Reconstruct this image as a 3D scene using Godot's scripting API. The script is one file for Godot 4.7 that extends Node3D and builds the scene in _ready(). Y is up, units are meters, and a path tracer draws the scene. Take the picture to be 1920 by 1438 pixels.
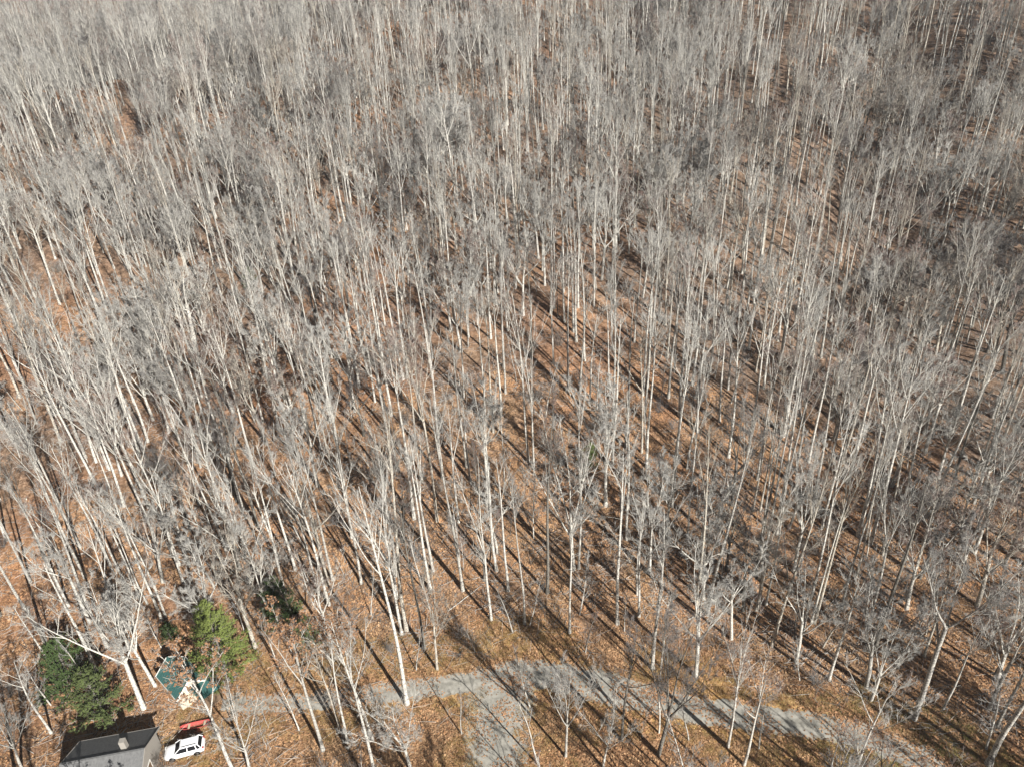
extends Node3D
# A winter hillside of bare hardwoods seen from above: gravel road, cabin, house and car at its foot.

const SUN_AZIMUTH := -35.0   # where shadows point, degrees from straight ahead (negative: towards -x)
const SUN_HEIGHT := 29.0

var rng := RandomNumberGenerator.new()
var soft := FastNoiseLite.new()     # broad patches
var fine := FastNoiseLite.new()     # small mottling
var cam_basis: Basis
var cam_at := Vector3(0, 76, 0)
var M := {}
var taken := {}
var road_a: PackedVector2Array
var road_b: PackedVector2Array

func smooth(a: float, b: float, x: float) -> float:
	var t := clampf((x - a) / (b - a), 0.0, 1.0)
	return t * t * (3.0 - 2.0 * t)

func ground_h(x: float, z: float) -> float:
	var r := -z
	var h := 0.0
	if r >= 88.0:
		h = 0.30 * (r - 72.0)
	elif r > 56.0:
		h = (r - 56.0) * (r - 56.0) / 64.0 * 0.30
	h += smooth(62, 130, r) * (1.3 * sin(x * 0.043 + 0.7) * sin(z * 0.037) + 0.5 * sin(x * 0.11 + z * 0.09))
	h -= 67.0 * smooth(40, 170, -x) * smooth(230, 420, r)
	h += 15.0 * smooth(45, 160, x) * smooth(90, 220, r)
	var g := x - 72.0 - 0.35 * (r - 110.0)             # two shallow gullies that run down the slope
	h -= 6.5 * exp(-pow(g / 16.0, 2.0)) * smooth(95, 140, r)
	g = x + 78.0 + 0.15 * (r - 120.0)
	h -= 5.0 * exp(-pow(g / 19.0, 2.0)) * smooth(88, 130, r)
	return h

func on_ground(x: float, z: float) -> Vector3:
	return Vector3(x, ground_h(x, z), z)

func photo_xy(p: Vector3) -> Vector2:          # where a point stands in the picture, in units of its height, from the centre
	var q := cam_basis.inverse() * (p - cam_at)
	return Vector2(q.x / -q.z, -q.y / -q.z) * 0.9256

# ---------------------------------------------------------------- naming
func numbered(called: String) -> String:
	taken[called] = taken.get(called, -1) + 1
	return called if taken[called] == 0 else "%s_%03d" % [called, taken[called]]

func tag(o: Node, label: String, category: String, group := "", kind := "") -> void:
	if label: o.set_meta("label", label)
	if category: o.set_meta("category", category)
	if group: o.set_meta("group", group)
	if kind: o.set_meta("kind", kind)

func thing(called: String, at: Vector3, turn := 0.0) -> Node3D:
	var o := Node3D.new()
	o.name = numbered(called)
	add_child(o)
	o.position = at
	o.rotation.y = turn
	return o

func part(called: String, mesh: Mesh, m: Material, parent: Node = self) -> MeshInstance3D:
	var o := MeshInstance3D.new()
	o.name = numbered(called) if parent == self else called
	o.mesh = mesh
	if m: o.material_override = m
	parent.add_child(o, true)
	return o

# ---------------------------------------------------------------- shape collector
class Shape:
	var v := PackedVector3Array()
	var n := PackedVector3Array()
	var uv := PackedVector2Array()
	var c := PackedColorArray()
	var i := PackedInt32Array()
	var color := Color.WHITE
	var colored := false

	func vert(p: Vector3, nn: Vector3, t := Vector2.ZERO) -> int:
		v.append(p); n.append(nn); uv.append(t)
		if colored: c.append(color)
		return v.size() - 1

	func tube(pts: PackedVector3Array, rad: PackedFloat32Array, sides: int, tile := 2.0) -> void:
		var first := v.size()
		var along := 0.0
		var last := pts.size() - 1
		var u := Vector3.ZERO
		for k in pts.size():
			var d := (pts[mini(k + 1, last)] - pts[maxi(k - 1, 0)]).normalized()
			if k == 0:
				u = d.cross(Vector3(0.31, 0.2, 0.93)).normalized()
			u = (u - d * u.dot(d)).normalized()
			var w := d.cross(u)
			if k > 0: along += pts[k].distance_to(pts[k - 1])
			for s in sides + 1:
				var a := TAU * s / sides
				var out := u * cos(a) + w * sin(a)
				vert(pts[k] + out * rad[k], out, Vector2(float(s) / sides, along / tile))
		var row := sides + 1
		for k in last:
			for s in sides:
				var a := first + k * row + s
				i.append_array([a, a + row, a + row + 1, a, a + row + 1, a + 1])

	func spike(p: Vector3, tip: Vector3, r: float) -> void:
		var d := (tip - p).normalized()
		var u := d.cross(Vector3(0.31, 0.2, 0.93)).normalized()
		var w := d.cross(u)
		var f := v.size()
		vert(p + u * r, u)
		vert(p + (u * -0.5 + w * 0.866) * r, u * -0.5 + w * 0.866)
		vert(p + (u * -0.5 - w * 0.866) * r, u * -0.5 - w * 0.866)
		vert(tip, (u + d).normalized())
		i.append_array([f, f + 3, f + 1, f + 1, f + 3, f + 2, f + 2, f + 3, f])

	func quad(a: Vector3, b: Vector3, cc: Vector3, d: Vector3, t := 1.0) -> void:   # clockwise from the front
		var nn := (cc - a).cross(b - a).normalized()
		var f := v.size()
		vert(a, nn, Vector2(0, 0)); vert(b, nn, Vector2(0, t)); vert(cc, nn, Vector2(t, t)); vert(d, nn, Vector2(t, 0))
		i.append_array([f, f + 1, f + 2, f, f + 2, f + 3])

	func tri(a: Vector3, b: Vector3, cc: Vector3) -> void:
		var nn := (cc - a).cross(b - a).normalized()
		var f := v.size()
		vert(a, nn); vert(b, nn, Vector2(0, 1)); vert(cc, nn, Vector2(1, 1))
		i.append_array([f, f + 1, f + 2])

	func hexa(q: Array) -> void:      # eight corners: the lower ring 0-3 anticlockwise seen from above, the upper ring 4-7 over it
		quad(q[4], q[7], q[6], q[5])
		quad(q[0], q[1], q[2], q[3])
		for k in 4:
			var m := (k + 1) % 4
			quad(q[k], q[k + 4], q[m + 4], q[m])

	func box(at: Vector3, size: Vector3, turn := Basis.IDENTITY) -> void:
		var h := size * 0.5
		var q := []
		for y in [-h.y, h.y]:
			for s in [Vector2(-1, 1), Vector2(1, 1), Vector2(1, -1), Vector2(-1, -1)]:
				q.append(at + turn * Vector3(s.x * h.x, y, s.y * h.z))
		hexa(q)

	func done() -> ArrayMesh:
		var a := []
		a.resize(Mesh.ARRAY_MAX)
		a[Mesh.ARRAY_VERTEX] = v
		a[Mesh.ARRAY_NORMAL] = n
		a[Mesh.ARRAY_TEX_UV] = uv
		if colored: a[Mesh.ARRAY_COLOR] = c
		a[Mesh.ARRAY_INDEX] = i
		var m := ArrayMesh.new()
		if v.size(): m.add_surface_from_arrays(Mesh.PRIMITIVE_TRIANGLES, a)
		return m

# ---------------------------------------------------------------- materials
func lin(r: float, g: float, b: float) -> Color:
	return Color(r, g, b).linear_to_srgb()

func mat(called: String, c: Color, rough := 0.9) -> StandardMaterial3D:
	var m := StandardMaterial3D.new()
	m.resource_name = called
	m.albedo_color = c
	m.roughness = rough
	m.metallic_specular = 0.3
	M[called] = m
	return m

func bark_texture() -> ImageTexture:
	var w := 128
	var h := 512
	var im := Image.create(w, h, false, Image.FORMAT_RGB8)
	var a := FastNoiseLite.new()
	a.seed = 3; a.frequency = 1.0; a.fractal_octaves = 4
	for y in h:
		for x in w:
			var t := TAU * x / w
			var s := TAU * y / h
			var ring := Vector3(cos(t), sin(t), 0)
			var big := a.get_noise_3d(ring.x * 0.9 + cos(s) * 1.4, ring.y * 0.9 + sin(s) * 1.4, 7.0)
			var band := a.get_noise_3d(ring.x * 0.6 + cos(s) * 9.0, ring.y * 0.6 + sin(s) * 9.0, 2.0)
			var grain := a.get_noise_3d(ring.x * 6.0 + cos(s) * 3.0, ring.y * 6.0 + sin(s) * 3.0, 31.0)
			var k := 0.92 + 0.46 * big + 0.20 * grain
			if band > 0.3: k *= 0.5
			if big < -0.32: k *= 0.75
			k = clampf(k * 1.1, 0.25, 1.2) / 1.2
			im.set_pixel(x, y, Color(k, k * (0.985 - 0.02 * grain), k * (0.95 - 0.05 * big)))
	return ImageTexture.create_from_image(im)

func litter_texture() -> ImageTexture:
	var w := 768
	var im := Image.create(w, w, false, Image.FORMAT_RGB8)
	var a := FastNoiseLite.new()
	a.seed = 11; a.frequency = 0.012; a.fractal_octaves = 3
	var b := FastNoiseLite.new()
	b.seed = 12; b.noise_type = FastNoiseLite.TYPE_CELLULAR; b.frequency = 0.11
	b.cellular_return_type = FastNoiseLite.RETURN_CELL_VALUE
	var d := FastNoiseLite.new()
	d.seed = 14; d.frequency = 0.2; d.fractal_octaves = 2
	var ia := a.get_seamless_image(w, w)
	var ib := b.get_seamless_image(w, w)
	var ic := d.get_seamless_image(w, w)
	for y in w:
		for x in w:
			var p := ia.get_pixel(x, y).r
			var q := ib.get_pixel(x, y).r
			var s := ic.get_pixel(x, y).r
			var k := 0.45 + 0.42 * q + 0.30 * (s - 0.5) + 0.34 * (p - 0.5)
			if s < 0.3: k *= 0.75
			im.set_pixel(x, y, Color(clampf(k, 0.12, 1.0), clampf(k * (0.92 + 0.10 * q), 0.1, 1.0), clampf(k * (0.86 + 0.16 * q), 0.1, 1.0)))
	return ImageTexture.create_from_image(im)

func gravel_texture() -> ImageTexture:
	var w := 512
	var im := Image.create(w, w, false, Image.FORMAT_RGB8)
	var a := FastNoiseLite.new()
	a.seed = 21; a.frequency = 0.015; a.fractal_octaves = 4
	var b := FastNoiseLite.new()
	b.seed = 22; b.frequency = 0.25; b.fractal_octaves = 2
	var ia := a.get_seamless_image(w, w)
	var ib := b.get_seamless_image(w, w)
	for y in w:
		for x in w:
			var k := 0.72 + 0.16 * (ia.get_pixel(x, y).r - 0.5) + 0.3 * (ib.get_pixel(x, y).r - 0.5)
			k = clampf(k, 0.2, 1.0)
			im.set_pixel(x, y, Color(k, k * 0.99, k * 0.96))
	return ImageTexture.create_from_image(im)

func make_materials() -> void:
	var bark := bark_texture()
	for t in [["bark_pale", lin(0.72, 0.715, 0.695)], ["bark_grey", lin(0.53, 0.525, 0.51)], ["bark_tan", lin(0.59, 0.56, 0.51)], ["bark_dark", lin(0.23, 0.22, 0.205)]]:
		var m := mat(t[0], t[1])
		m.albedo_texture = bark
	for t in [["twig_pale", lin(0.31, 0.30, 0.28)], ["twig_grey", lin(0.22, 0.21, 0.198)], ["twig_tan", lin(0.26, 0.23, 0.20)], ["twig_rust", lin(0.20, 0.145, 0.125)], ["twig_dark", lin(0.14, 0.125, 0.118)]]:
		mat(t[0], t[1])
	var fb := mat("bark_tinted", Color.WHITE)
	fb.albedo_texture = bark
	fb.vertex_color_use_as_albedo = true
	mat("twig_tinted", Color.WHITE).vertex_color_use_as_albedo = true
	mat("leaf_dead", lin(0.27, 0.15, 0.08))
	var g := mat("ground", Color.WHITE, 0.97)
	g.albedo_texture = litter_texture()
	g.vertex_color_use_as_albedo = true
	g.metallic_specular = 0.15
	var gr := mat("gravel", lin(0.70, 0.68, 0.63), 0.95)
	gr.albedo_texture = gravel_texture()
	gr.vertex_color_use_as_albedo = true
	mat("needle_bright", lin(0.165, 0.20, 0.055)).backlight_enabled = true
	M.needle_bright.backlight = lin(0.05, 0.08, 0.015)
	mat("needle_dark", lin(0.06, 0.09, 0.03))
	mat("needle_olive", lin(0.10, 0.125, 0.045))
	mat("straw", lin(0.42, 0.30, 0.13))
	var ll := mat("litter_leaf", Color.WHITE)
	ll.vertex_color_use_as_albedo = true
const PLACED_0 := [
	[-55.8, -63.6, -0.4, 0.4, 21.0, 0.42],
	[-62.5, -65.8, 0.0, -0.0, 11.7, 0.21],
	[-62.8, -65.2, -0.6, 0.6, 12.6, 0.21],
	[-58.0, -55.8, -0.4, 0.4, 13.7, 0.19],
	[-50.7, -71.8, -0.3, 0.2, 24.4, 0.22],
	[-50.4, -72.3, 0.1, -0.1, 24.5, 0.19],
	[-55.1, -75.3, -0.2, 0.1, 21.1, 0.19],
	[-53.8, -74.6, -0.7, 0.5, 17.1, 0.15],
	[-49.7, -77.8, 0.7, -0.4, 21.7, 0.20],
	[-43.5, -76.0, -0.1, 0.1, 21.7, 0.23],
	[-41.7, -79.4, 0.0, -0.0, 20.0, 0.24],
	[-34.1, -75.0, 0.5, -0.2, 26.6, 0.23],
	[-33.5, -79.0, -0.4, 0.2, 23.8, 0.24],
	[-29.1, -74.2, -0.1, 0.0, 24.7, 0.19],
	[-27.5, -72.8, -0.3, 0.1, 26.8, 0.26],
	[-27.6, -76.8, -0.1, 0.0, 26.5, 0.23],
	[-21.8, -52.5, -0.8, 0.3, 17.7, 0.19],
	[-21.5, -52.4, 0.6, -0.2, 19.6, 0.19],
	[-15.0, -57.1, 0.2, -0.1, 40.3, 0.29],
	[-16.1, -68.1, 0.7, -0.2, 40.1, 0.33],
	[-8.6, -74.0, -1.4, 0.2, 35.2, 0.27],
	[-4.6, -68.9, 0.0, -0.0, 28.3, 0.22],
	[-0.1, -68.0, 0.0, -0.0, 25.8, 0.18],
	[-5.5, -75.3, 0.6, -0.0, 26.3, 0.15],
	[-16.4, -86.7, 0.5, -0.1, 33.7, 0.29],
	[-12.8, -86.1, 0.0, -0.0, 36.4, 0.25],
	[-2.1, -90.2, 0.0, -0.0, 18.5, 0.13],
	[2.0, -96.2, -0.3, -0.0, 32.4, 0.26],
	[2.8, -94.7, 0.6, 0.0, 30.1, 0.17],
	[9.4, -84.4, -0.5, -0.1, 26.1, 0.20],
	[13.4, -74.3, 1.2, 0.2, 24.8, 0.23],
	[24.0, -87.7, 0.2, 0.1, 33.6, 0.21],
	[15.7, -60.2, 0.6, 0.2, 27.5, 0.30],
	[23.1, -67.6, -0.6, -0.2, 32.6, 0.22],
	[24.7, -67.8, 1.8, 0.7, 34.7, 0.25],
	[33.1, -73.8, -0.4, -0.2, 28.0, 0.23],
	[33.4, -73.1, 0.1, 0.0, 33.1, 0.23],
	[33.0, -69.0, 0.3, 0.1, 24.3, 0.18],
	[31.6, -62.5, 2.5, 1.2, 32.9, 0.21],
	[36.4, -64.7, 0.6, 0.3, 35.3, 0.21],
	[37.9, -65.7, 1.0, 0.6, 29.1, 0.14],
	[38.3, -65.6, 1.1, 0.6, 32.7, 0.18],
	[42.8, -67.6, 0.1, 0.1, 30.7, 0.18],
	[45.0, -64.5, -0.6, -0.4, 29.0, 0.21],
	[46.6, -72.2, 0.0, 0.0, 26.2, 0.15],
	[45.8, -58.2, 0.2, 0.2, 12.4, 0.13],
	[51.9, -68.4, -0.0, -0.0, 21.8, 0.25],
	[49.9, -59.8, -0.1, -0.1, 17.6, 0.20],
	[48.2, -52.5, 0.5, 0.5, 15.3, 0.16],
	[49.3, -45.6, 0.2, 0.3, 25.3, 0.43],
	[56.9, -56.6, 0.3, 0.3, 19.8, 0.23],
	[36.0, -84.8, 0.1, 0.0, 22.3, 0.16],
	[37.0, -84.6, 0.1, 0.1, 28.2, 0.16],
	[40.0, -84.6, 0.4, 0.2, 33.5, 0.20],
	[38.2, -80.4, 0.5, 0.3, 32.2, 0.20],
	[47.4, -86.9, 0.7, 0.4, 30.0, 0.21],
	[50.0, -79.5, -0.2, -0.1, 33.4, 0.24],
	[51.2, -78.0, 0.7, 0.4, 33.2, 0.31],
	[66.1, -84.7, -0.3, -0.2, 25.4, 0.29],
	[24.9, -80.5, 0.1, 0.0, 28.1, 0.20],
	[10.3, -50.8, 0.6, 0.1, 18.2, 0.21],
	[22.1, -49.3, -0.2, -0.1, 22.5, 0.18],
	[23.2, -47.1, 1.1, 0.5, 16.6, 0.21],
	[-27.2, -119.3, -1.1, 0.3, 23.4, 0.30],
	[55.2, -123.4, -0.5, -0.2, 29.5, 0.31],
	[31.2, -133.5, -1.8, -0.4, 24.6, 0.27],
	[12.7, -122.0, -0.3, -0.0, 26.6, 0.31],
	[116.2, -169.1, 0.3, 0.2, 17.5, 0.38],
	[76.1, -116.4, -0.6, -0.4, 22.0, 0.30],
]
const PLACED_1 := [
	[-47.9, -58.5, 0.3, -0.3, 24.3, 0.33],
	[-44.8, -76.7, -1.6, 0.9, 12.9, 0.19],
	[-37.0, -76.0, -1.9, 0.9, 22.8, 0.27],
	[-32.1, -49.6, 0.1, -0.1, 15.7, 0.18],
	[-13.7, -48.6, -1.9, 0.5, 13.2, 0.24],
	[-11.6, -61.8, 1.0, -0.2, 17.6, 0.17],
	[-4.7, -88.6, -0.5, 0.0, 23.6, 0.34],
	[13.6, -87.2, -1.7, -0.3, 24.3, 0.33],
	[7.4, -76.4, 0.4, 0.0, 27.8, 0.35],
	[20.8, -58.8, 0.6, 0.2, 22.5, 0.30],
	[44.2, -51.4, -0.7, -0.6, 32.0, 0.31],
	[40.4, -81.4, 2.6, 1.3, 18.8, 0.20],
	[14.1, -48.8, 1.4, 0.4, 24.0, 0.24],
	[3.7, -49.2, 0.3, 0.0, 17.3, 0.15],
	[7.7, -47.6, 1.1, 0.2, 13.5, 0.15],
	[-59.1, -51.5, 0.6, -0.7, 13.0, 0.18],
	[-62.3, -127.5, 0.0, -0.0, 23.2, 0.53],
	[-40.7, -112.8, -1.5, 0.5, 25.1, 0.39],
	[79.9, -164.8, 0.5, 0.2, 23.2, 0.44],
	[-14.5, -174.2, 2.3, -0.2, 27.1, 0.52],
	[26.0, -231.4, -0.3, -0.0, 18.8, 0.41],
	[89.0, -110.9, -2.2, -1.8, 25.4, 0.39],
]
const PLACED_2 := [
	[-24.2, -51.6, -0.1, 0.1, 23.0, 0.25],
	[-18.6, -52.5, -1.4, 0.5, 22.2, 0.22],
	[-33.7, -49.3, -0.2, 0.2, 21.6, 0.27],
]
const PLACED_3 := [
	[-60.1, -59.7, -0.6, 0.6, 9.7, 0.10],
	[-1.7, -66.7, 0.0, -0.0, 7.5, 0.14],
	[16.8, -60.2, 0.9, 0.2, 15.1, 0.13],
	[38.0, -62.0, 0.3, 0.2, 11.1, 0.14],
	[43.1, -62.9, -0.1, -0.1, 11.0, 0.10],
	[51.7, -62.9, -0.8, -0.7, 11.5, 0.10],
	[50.1, -47.3, -0.8, -0.9, 10.8, 0.15],
	[14.7, -51.4, -1.1, -0.3, 11.9, 0.12],
	[0.6, -48.4, -1.0, -0.0, 11.4, 0.12],
	[-23.4, -55.4, -0.5, 0.2, 8.0, 0.10],
	[-27.6, -54.3, -0.7, 0.3, 10.0, 0.10],
	[-14.3, -61.8, 0.2, -0.0, 7.4, 0.10],
	[32.5, -46.2, 0.3, 0.2, 7.6, 0.09],
]

# ---------------------------------------------------------------- bare trees
func jitter(a: float) -> Vector3:
	return Vector3(rng.randf_range(-a, a), rng.randf_range(-a, a), rng.randf_range(-a, a))

func curve_line(p: Vector3, d: Vector3, length: float, steps: int, wobble: float, lift: float) -> PackedVector3Array:
	var out := PackedVector3Array([p])
	var q := p
	var dir := d.normalized()
	for k in steps:
		dir = (dir + jitter(wobble) + Vector3.UP * lift).normalized()
		q += dir * (length / steps)
		out.append(q)
	return out

func tapered(a: float, b: float, count: int) -> PackedFloat32Array:
	var out := PackedFloat32Array()
	for k in count:
		out.append(lerpf(a, b, float(k) / (count - 1)))
	return out

func along(pts: PackedVector3Array, t: float) -> Vector3:
	var f := t * (pts.size() - 1)
	var k := mini(int(f), pts.size() - 2)
	return pts[k].lerp(pts[k + 1], f - k)

func heading(pts: PackedVector3Array, t: float) -> Vector3:
	var k := mini(int(t * (pts.size() - 1)), pts.size() - 2)
	return (pts[k + 1] - pts[k]).normalized()

func aside(d: Vector3, open: float) -> Vector3:        # a direction that leaves d by about the angle «open», any way round
	var u := d.cross(Vector3(rng.randf() - 0.5, rng.randf() - 0.5, rng.randf() - 0.5)).normalized()
	return d * cos(open) + u * sin(open)

# the fine ends: twigs on a branch
func twigs(tw: Shape, pts: PackedVector3Array, count: int, length: float, r: float, from := 0.25) -> void:
	for k in count:
		var t := from + (1.0 - from) * (k + rng.randf()) / count
		var p := along(pts, t)
		var d := aside(heading(pts, t), rng.randf_range(0.35, 0.95)) + Vector3.UP * 0.25
		tw.spike(p, p + d.normalized() * length * rng.randf_range(0.5, 1.2), r)

# a branch with side branches and twigs
func branch(cr: Shape, tw: Shape, p: Vector3, d: Vector3, length: float, r: float, subs: int, per: int, lift: float, leaves: Shape = null) -> void:
	var pts := curve_line(p, d, length, 5, 0.13, lift)
	cr.tube(pts, tapered(r, 0.009, 6), 4)
	for k in subs:
		var t := 0.22 + 0.76 * (k + rng.randf()) / subs
		var q := along(pts, t)
		var sl := length * rng.randf_range(0.22, 0.45) * (1.15 - 0.6 * t)
		var s := curve_line(q, aside(heading(pts, t), rng.randf_range(0.5, 0.95)), sl, 2, 0.2, lift + 0.1)
		cr.tube(s, tapered(maxf(r * 0.42, 0.0125), 0.007, 3), 3)
		twigs(tw, s, per, 0.3 + sl * 0.4, 0.0085)
		if leaves and rng.randf() < 0.75:
			for m in 5:
				var c := along(s, rng.randf_range(0.4, 1.0)) + jitter(0.22)
				var a := jitter(1.0).normalized() * 0.085
				var b := a.cross(jitter(1.0)).normalized() * 0.07
				leaves.quad(c - a - b, c - a + b, c + a + b, c + a - b)
	twigs(tw, pts, per + 2, 0.35 + length * 0.14, 0.0085, 0.4)

# A tall forest tree 26 m high: a clean bole, then steep limbs that fan out into fine twigs.
# Returns trunk, crown and twig meshes (and leaves, if asked for).
func tall_tree(bole: float, limbs: int, open: float, number: int, forked: bool, leafy := false) -> Array:
	var tr := Shape.new()
	var cr := Shape.new()
	var tw := Shape.new()
	var lv: Shape = Shape.new() if leafy else null
	var high := 26.0
	var sweep := jitter(1.1)
	var ph := rng.randf() * TAU
	var line := PackedVector3Array()
	var rad := PackedFloat32Array()
	var stop := bole + 0.08 if forked else 0.93
	for k in 17:
		var t := float(k) / 16.0 * stop
		var w := Vector3(sin(t * 6.0 + ph) * 0.14 + sweep.x * t * t, 0, cos(t * 5.0 + ph * 2.0) * 0.14 + sweep.z * t * t)
		line.append(Vector3(0, high * t - 0.25, 0) + w * minf(1.0, t * 4.0))
		rad.append((0.20 * pow(1.0 - t, 0.9) + 0.016) * (1.0 + 0.45 * exp(-t * 70.0)))
	tr.tube(line, rad, 8)
	var stems := [[line, bole / stop * 1.02]]
	for l in limbs:
		var t := lerpf(bole, minf(0.80, stop), pow(float(l) / maxf(1.0, limbs - 1), 0.9)) + rng.randf_range(-0.03, 0.02)
		if forked: t = stop * rng.randf_range(0.93, 0.995)
		t = minf(t, stop * 0.99)
		var a := TAU * l / limbs * 2.2 + rng.randf_range(-0.6, 0.6)
		var o := open * rng.randf_range(0.55, 1.35)
		var len := high * (1.0 - t) * rng.randf_range(0.75, 1.02)
		var pts := curve_line(along(line, t / stop), Vector3(cos(a) * sin(o), cos(o), sin(a) * sin(o)), len, 8, 0.075, 0.05)
		var r0 := rad[int(t / stop * 16.0)] * rng.randf_range(0.45, 0.7) if not forked else rad[16] * 0.7
		tr.tube(pts, tapered(r0, 0.014, 9), 6)
		stems.append([pts, 0.22])
	for k in number:
		var stem = stems[k % stems.size()]
		var s := lerpf(stem[1], 0.99, rng.randf())
		var p := along(stem[0], s)
		var left := clampf((high * 1.02 - p.y) / (high * (1.0 - bole)), 0.12, 1.0)
		var len := (0.9 + 2.6 * left) * rng.randf_range(0.55, 1.15)
		branch(cr, tw, p, aside(heading(stem[0], s), rng.randf_range(0.45, 0.95)) + Vector3.UP * 0.25, len, 0.012 + len * 0.0085, 7, 5, 0.07, lv)
	for k in 6:                                    # dead boughs on the bare bole
		var t := rng.randf_range(0.25, bole) / stop
		var a := rng.randf() * TAU
		branch(cr, tw, along(line, t), Vector3(cos(a), rng.randf_range(-0.1, 0.6), sin(a)), rng.randf_range(0.6, 2.6), 0.02, 3, 1, -0.01)
	return [tr.done(), cr.done(), tw.done()] + ([lv.done()] if leafy else [])

# A spreading hardwood 20 m high with heavy limbs.
func spreading_tree(bole: float, spread: float, limbs: int) -> Array:
	var tr := Shape.new()
	var cr := Shape.new()
	var tw := Shape.new()
	var high := 20.0
	var line := curve_line(Vector3(0, -0.25, 0), Vector3(rng.randf_range(-0.06, 0.06), 1, rng.randf_range(-0.06, 0.06)), high * bole, 8, 0.035, 0.0)
	var rad := tapered(0.28, 0.19, 9)
	rad[0] = 0.35
	tr.tube(line, rad, 8)
	for l in limbs:
		var a := TAU * (l + rng.randf_range(-0.3, 0.3)) / limbs
		var open := rng.randf_range(0.25, 0.85) if l else 0.1
		var d := Vector3(cos(a) * sin(open), cos(open), sin(a) * sin(open))
		var start := along(line, rng.randf_range(0.7, 1.0)) if l else line[8]
		var len := (high - start.y) * rng.randf_range(0.75, 1.0) * (1.0 - 0.12 * open)
		var pts := curve_line(start, d, len, 7, 0.11, 0.08)
		var lr := tapered(rng.randf_range(0.085, 0.13), 0.016, 8)
		tr.tube(pts, lr, 6)
		for k in 9:
			var t := 0.22 + 0.78 * (k + rng.randf()) / 9.0
			var p := along(pts, t)
			var bl := spread * rng.randf_range(0.5, 1.0) * (1.2 - 0.75 * t)
			var dd := aside(heading(pts, t), rng.randf_range(0.5, 1.1))
			var bp := curve_line(p, dd, bl, 5, 0.14, 0.09)
			cr.tube(bp, tapered(clampf(bl * 0.018, 0.018, 0.06), 0.01, 6), 4)
			for m in 6:
				var tt := 0.25 + 0.75 * (m + rng.randf()) / 6.0
				branch(cr, tw, along(bp, tt), aside(heading(bp, tt), 0.75), bl * rng.randf_range(0.35, 0.6), 0.018, 6, 5, 0.08)
	return [tr.done(), cr.done(), tw.done()]

# A young tree 9 m high, slender and finely twigged.
func young_tree(number: int) -> Array:
	var tr := Shape.new()
	var cr := Shape.new()
	var tw := Shape.new()
	var line := curve_line(Vector3(0, -0.2, 0), Vector3(rng.randf_range(-0.1, 0.1), 1, rng.randf_range(-0.1, 0.1)), 9.0, 9, 0.06, 0.03)
	tr.tube(line, tapered(0.09, 0.014, 10), 6)
	for k in number:
		var t := 0.22 + 0.76 * (k + rng.randf()) / number
		var a := rng.randf() * TAU
		branch(cr, tw, along(line, t), Vector3(cos(a), rng.randf_range(0.5, 1.3), sin(a)), (0.5 + 2.3 * (1.0 - t)) * rng.randf_range(0.6, 1.2), 0.02, 4, 4, 0.10)
	return [tr.done(), cr.done(), tw.done()]

# A leafless bush of many stems, 3 m high.
func bare_shrub() -> Array:
	var tr := Shape.new()
	var tw := Shape.new()
	for k in 16:
		var a := rng.randf() * TAU
		var open := rng.randf_range(0.1, 0.8)
		var len := rng.randf_range(1.8, 3.4)
		var pts := curve_line(Vector3(cos(a) * 0.15, -0.1, sin(a) * 0.15), Vector3(cos(a) * sin(open), cos(open), sin(a) * sin(open)), len, 4, 0.14, 0.03)
		tr.tube(pts, tapered(0.03, 0.008, 5), 4)
		for m in 7:
			var t := rng.randf_range(0.25, 1.0)
			var s := curve_line(along(pts, t), aside(heading(pts, t), 0.7), rng.randf_range(0.5, 1.1), 2, 0.2, 0.05)
			tw.tube(s, tapered(0.011, 0.006, 3), 3)
			twigs(tw, s, 5, 0.45, 0.009)
	return [tr.done(), tw.done()]

# An evergreen: trunk, boughs in whorls, and needle sprays along every bough.
func evergreen(high: float, wide: float, low: float, sprays: int, ragged: float) -> Array:
	var tr := Shape.new()
	var nd := Shape.new()
	tr.tube(PackedVector3Array([Vector3(0, -0.2, 0), Vector3(0.05, high * 0.5, 0.04), Vector3(0, high * 0.97, 0)]), PackedFloat32Array([0.02 * high, 0.012 * high, 0.02]), 7)
	var whorls := int(high * 2.2)
	for k in whorls:
		var t := low + (1.0 - low) * float(k) / whorls
		for b in 6:
			var a := rng.randf() * TAU
			var len := wide * pow(1.0 - (t - low) / (1.0 - low), 0.72) * rng.randf_range(1.0 - ragged, 1.05) + 0.25
			var d := Vector3(cos(a), 0.28 - 0.35 * (1.0 - t) + 0.5 * t, sin(a))
			var pts := curve_line(Vector3(0, high * t + rng.randf_range(-0.2, 0.2), 0), d, len, 4, 0.08, 0.06)
			tr.tube(pts, tapered(0.035, 0.01, 5), 3)
			for m in int(sprays * (0.4 + len / wide)):
				var s := pow(rng.randf(), 0.6)
				var q := along(pts, s)
				var e := aside(heading(pts, s), rng.randf_range(0.3, 1.15)).normalized()
				var l := rng.randf_range(0.25, 0.6)
				var end := q + e * l + Vector3.UP * 0.05
				for w in 7:
					var f := rng.randf_range(0.15, 1.0)
					var g := q.lerp(end, f)
					nd.spike(g, g + (aside(e, rng.randf_range(0.3, 0.9)) + Vector3.UP * 0.15).normalized() * rng.randf_range(0.16, 0.34), 0.036)
	return [tr.done(), nd.done()]

# ---------------------------------------------------------------- ground and road
func smoothed(pts: PackedVector2Array, step: float) -> PackedVector2Array:
	var cv := Curve2D.new()
	for k in pts.size():
		var d := (pts[mini(k + 1, pts.size() - 1)] - pts[maxi(k - 1, 0)]) / 6.0
		cv.add_point(pts[k], -d, d)
	cv.bake_interval = step
	return cv.get_baked_points()

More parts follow.
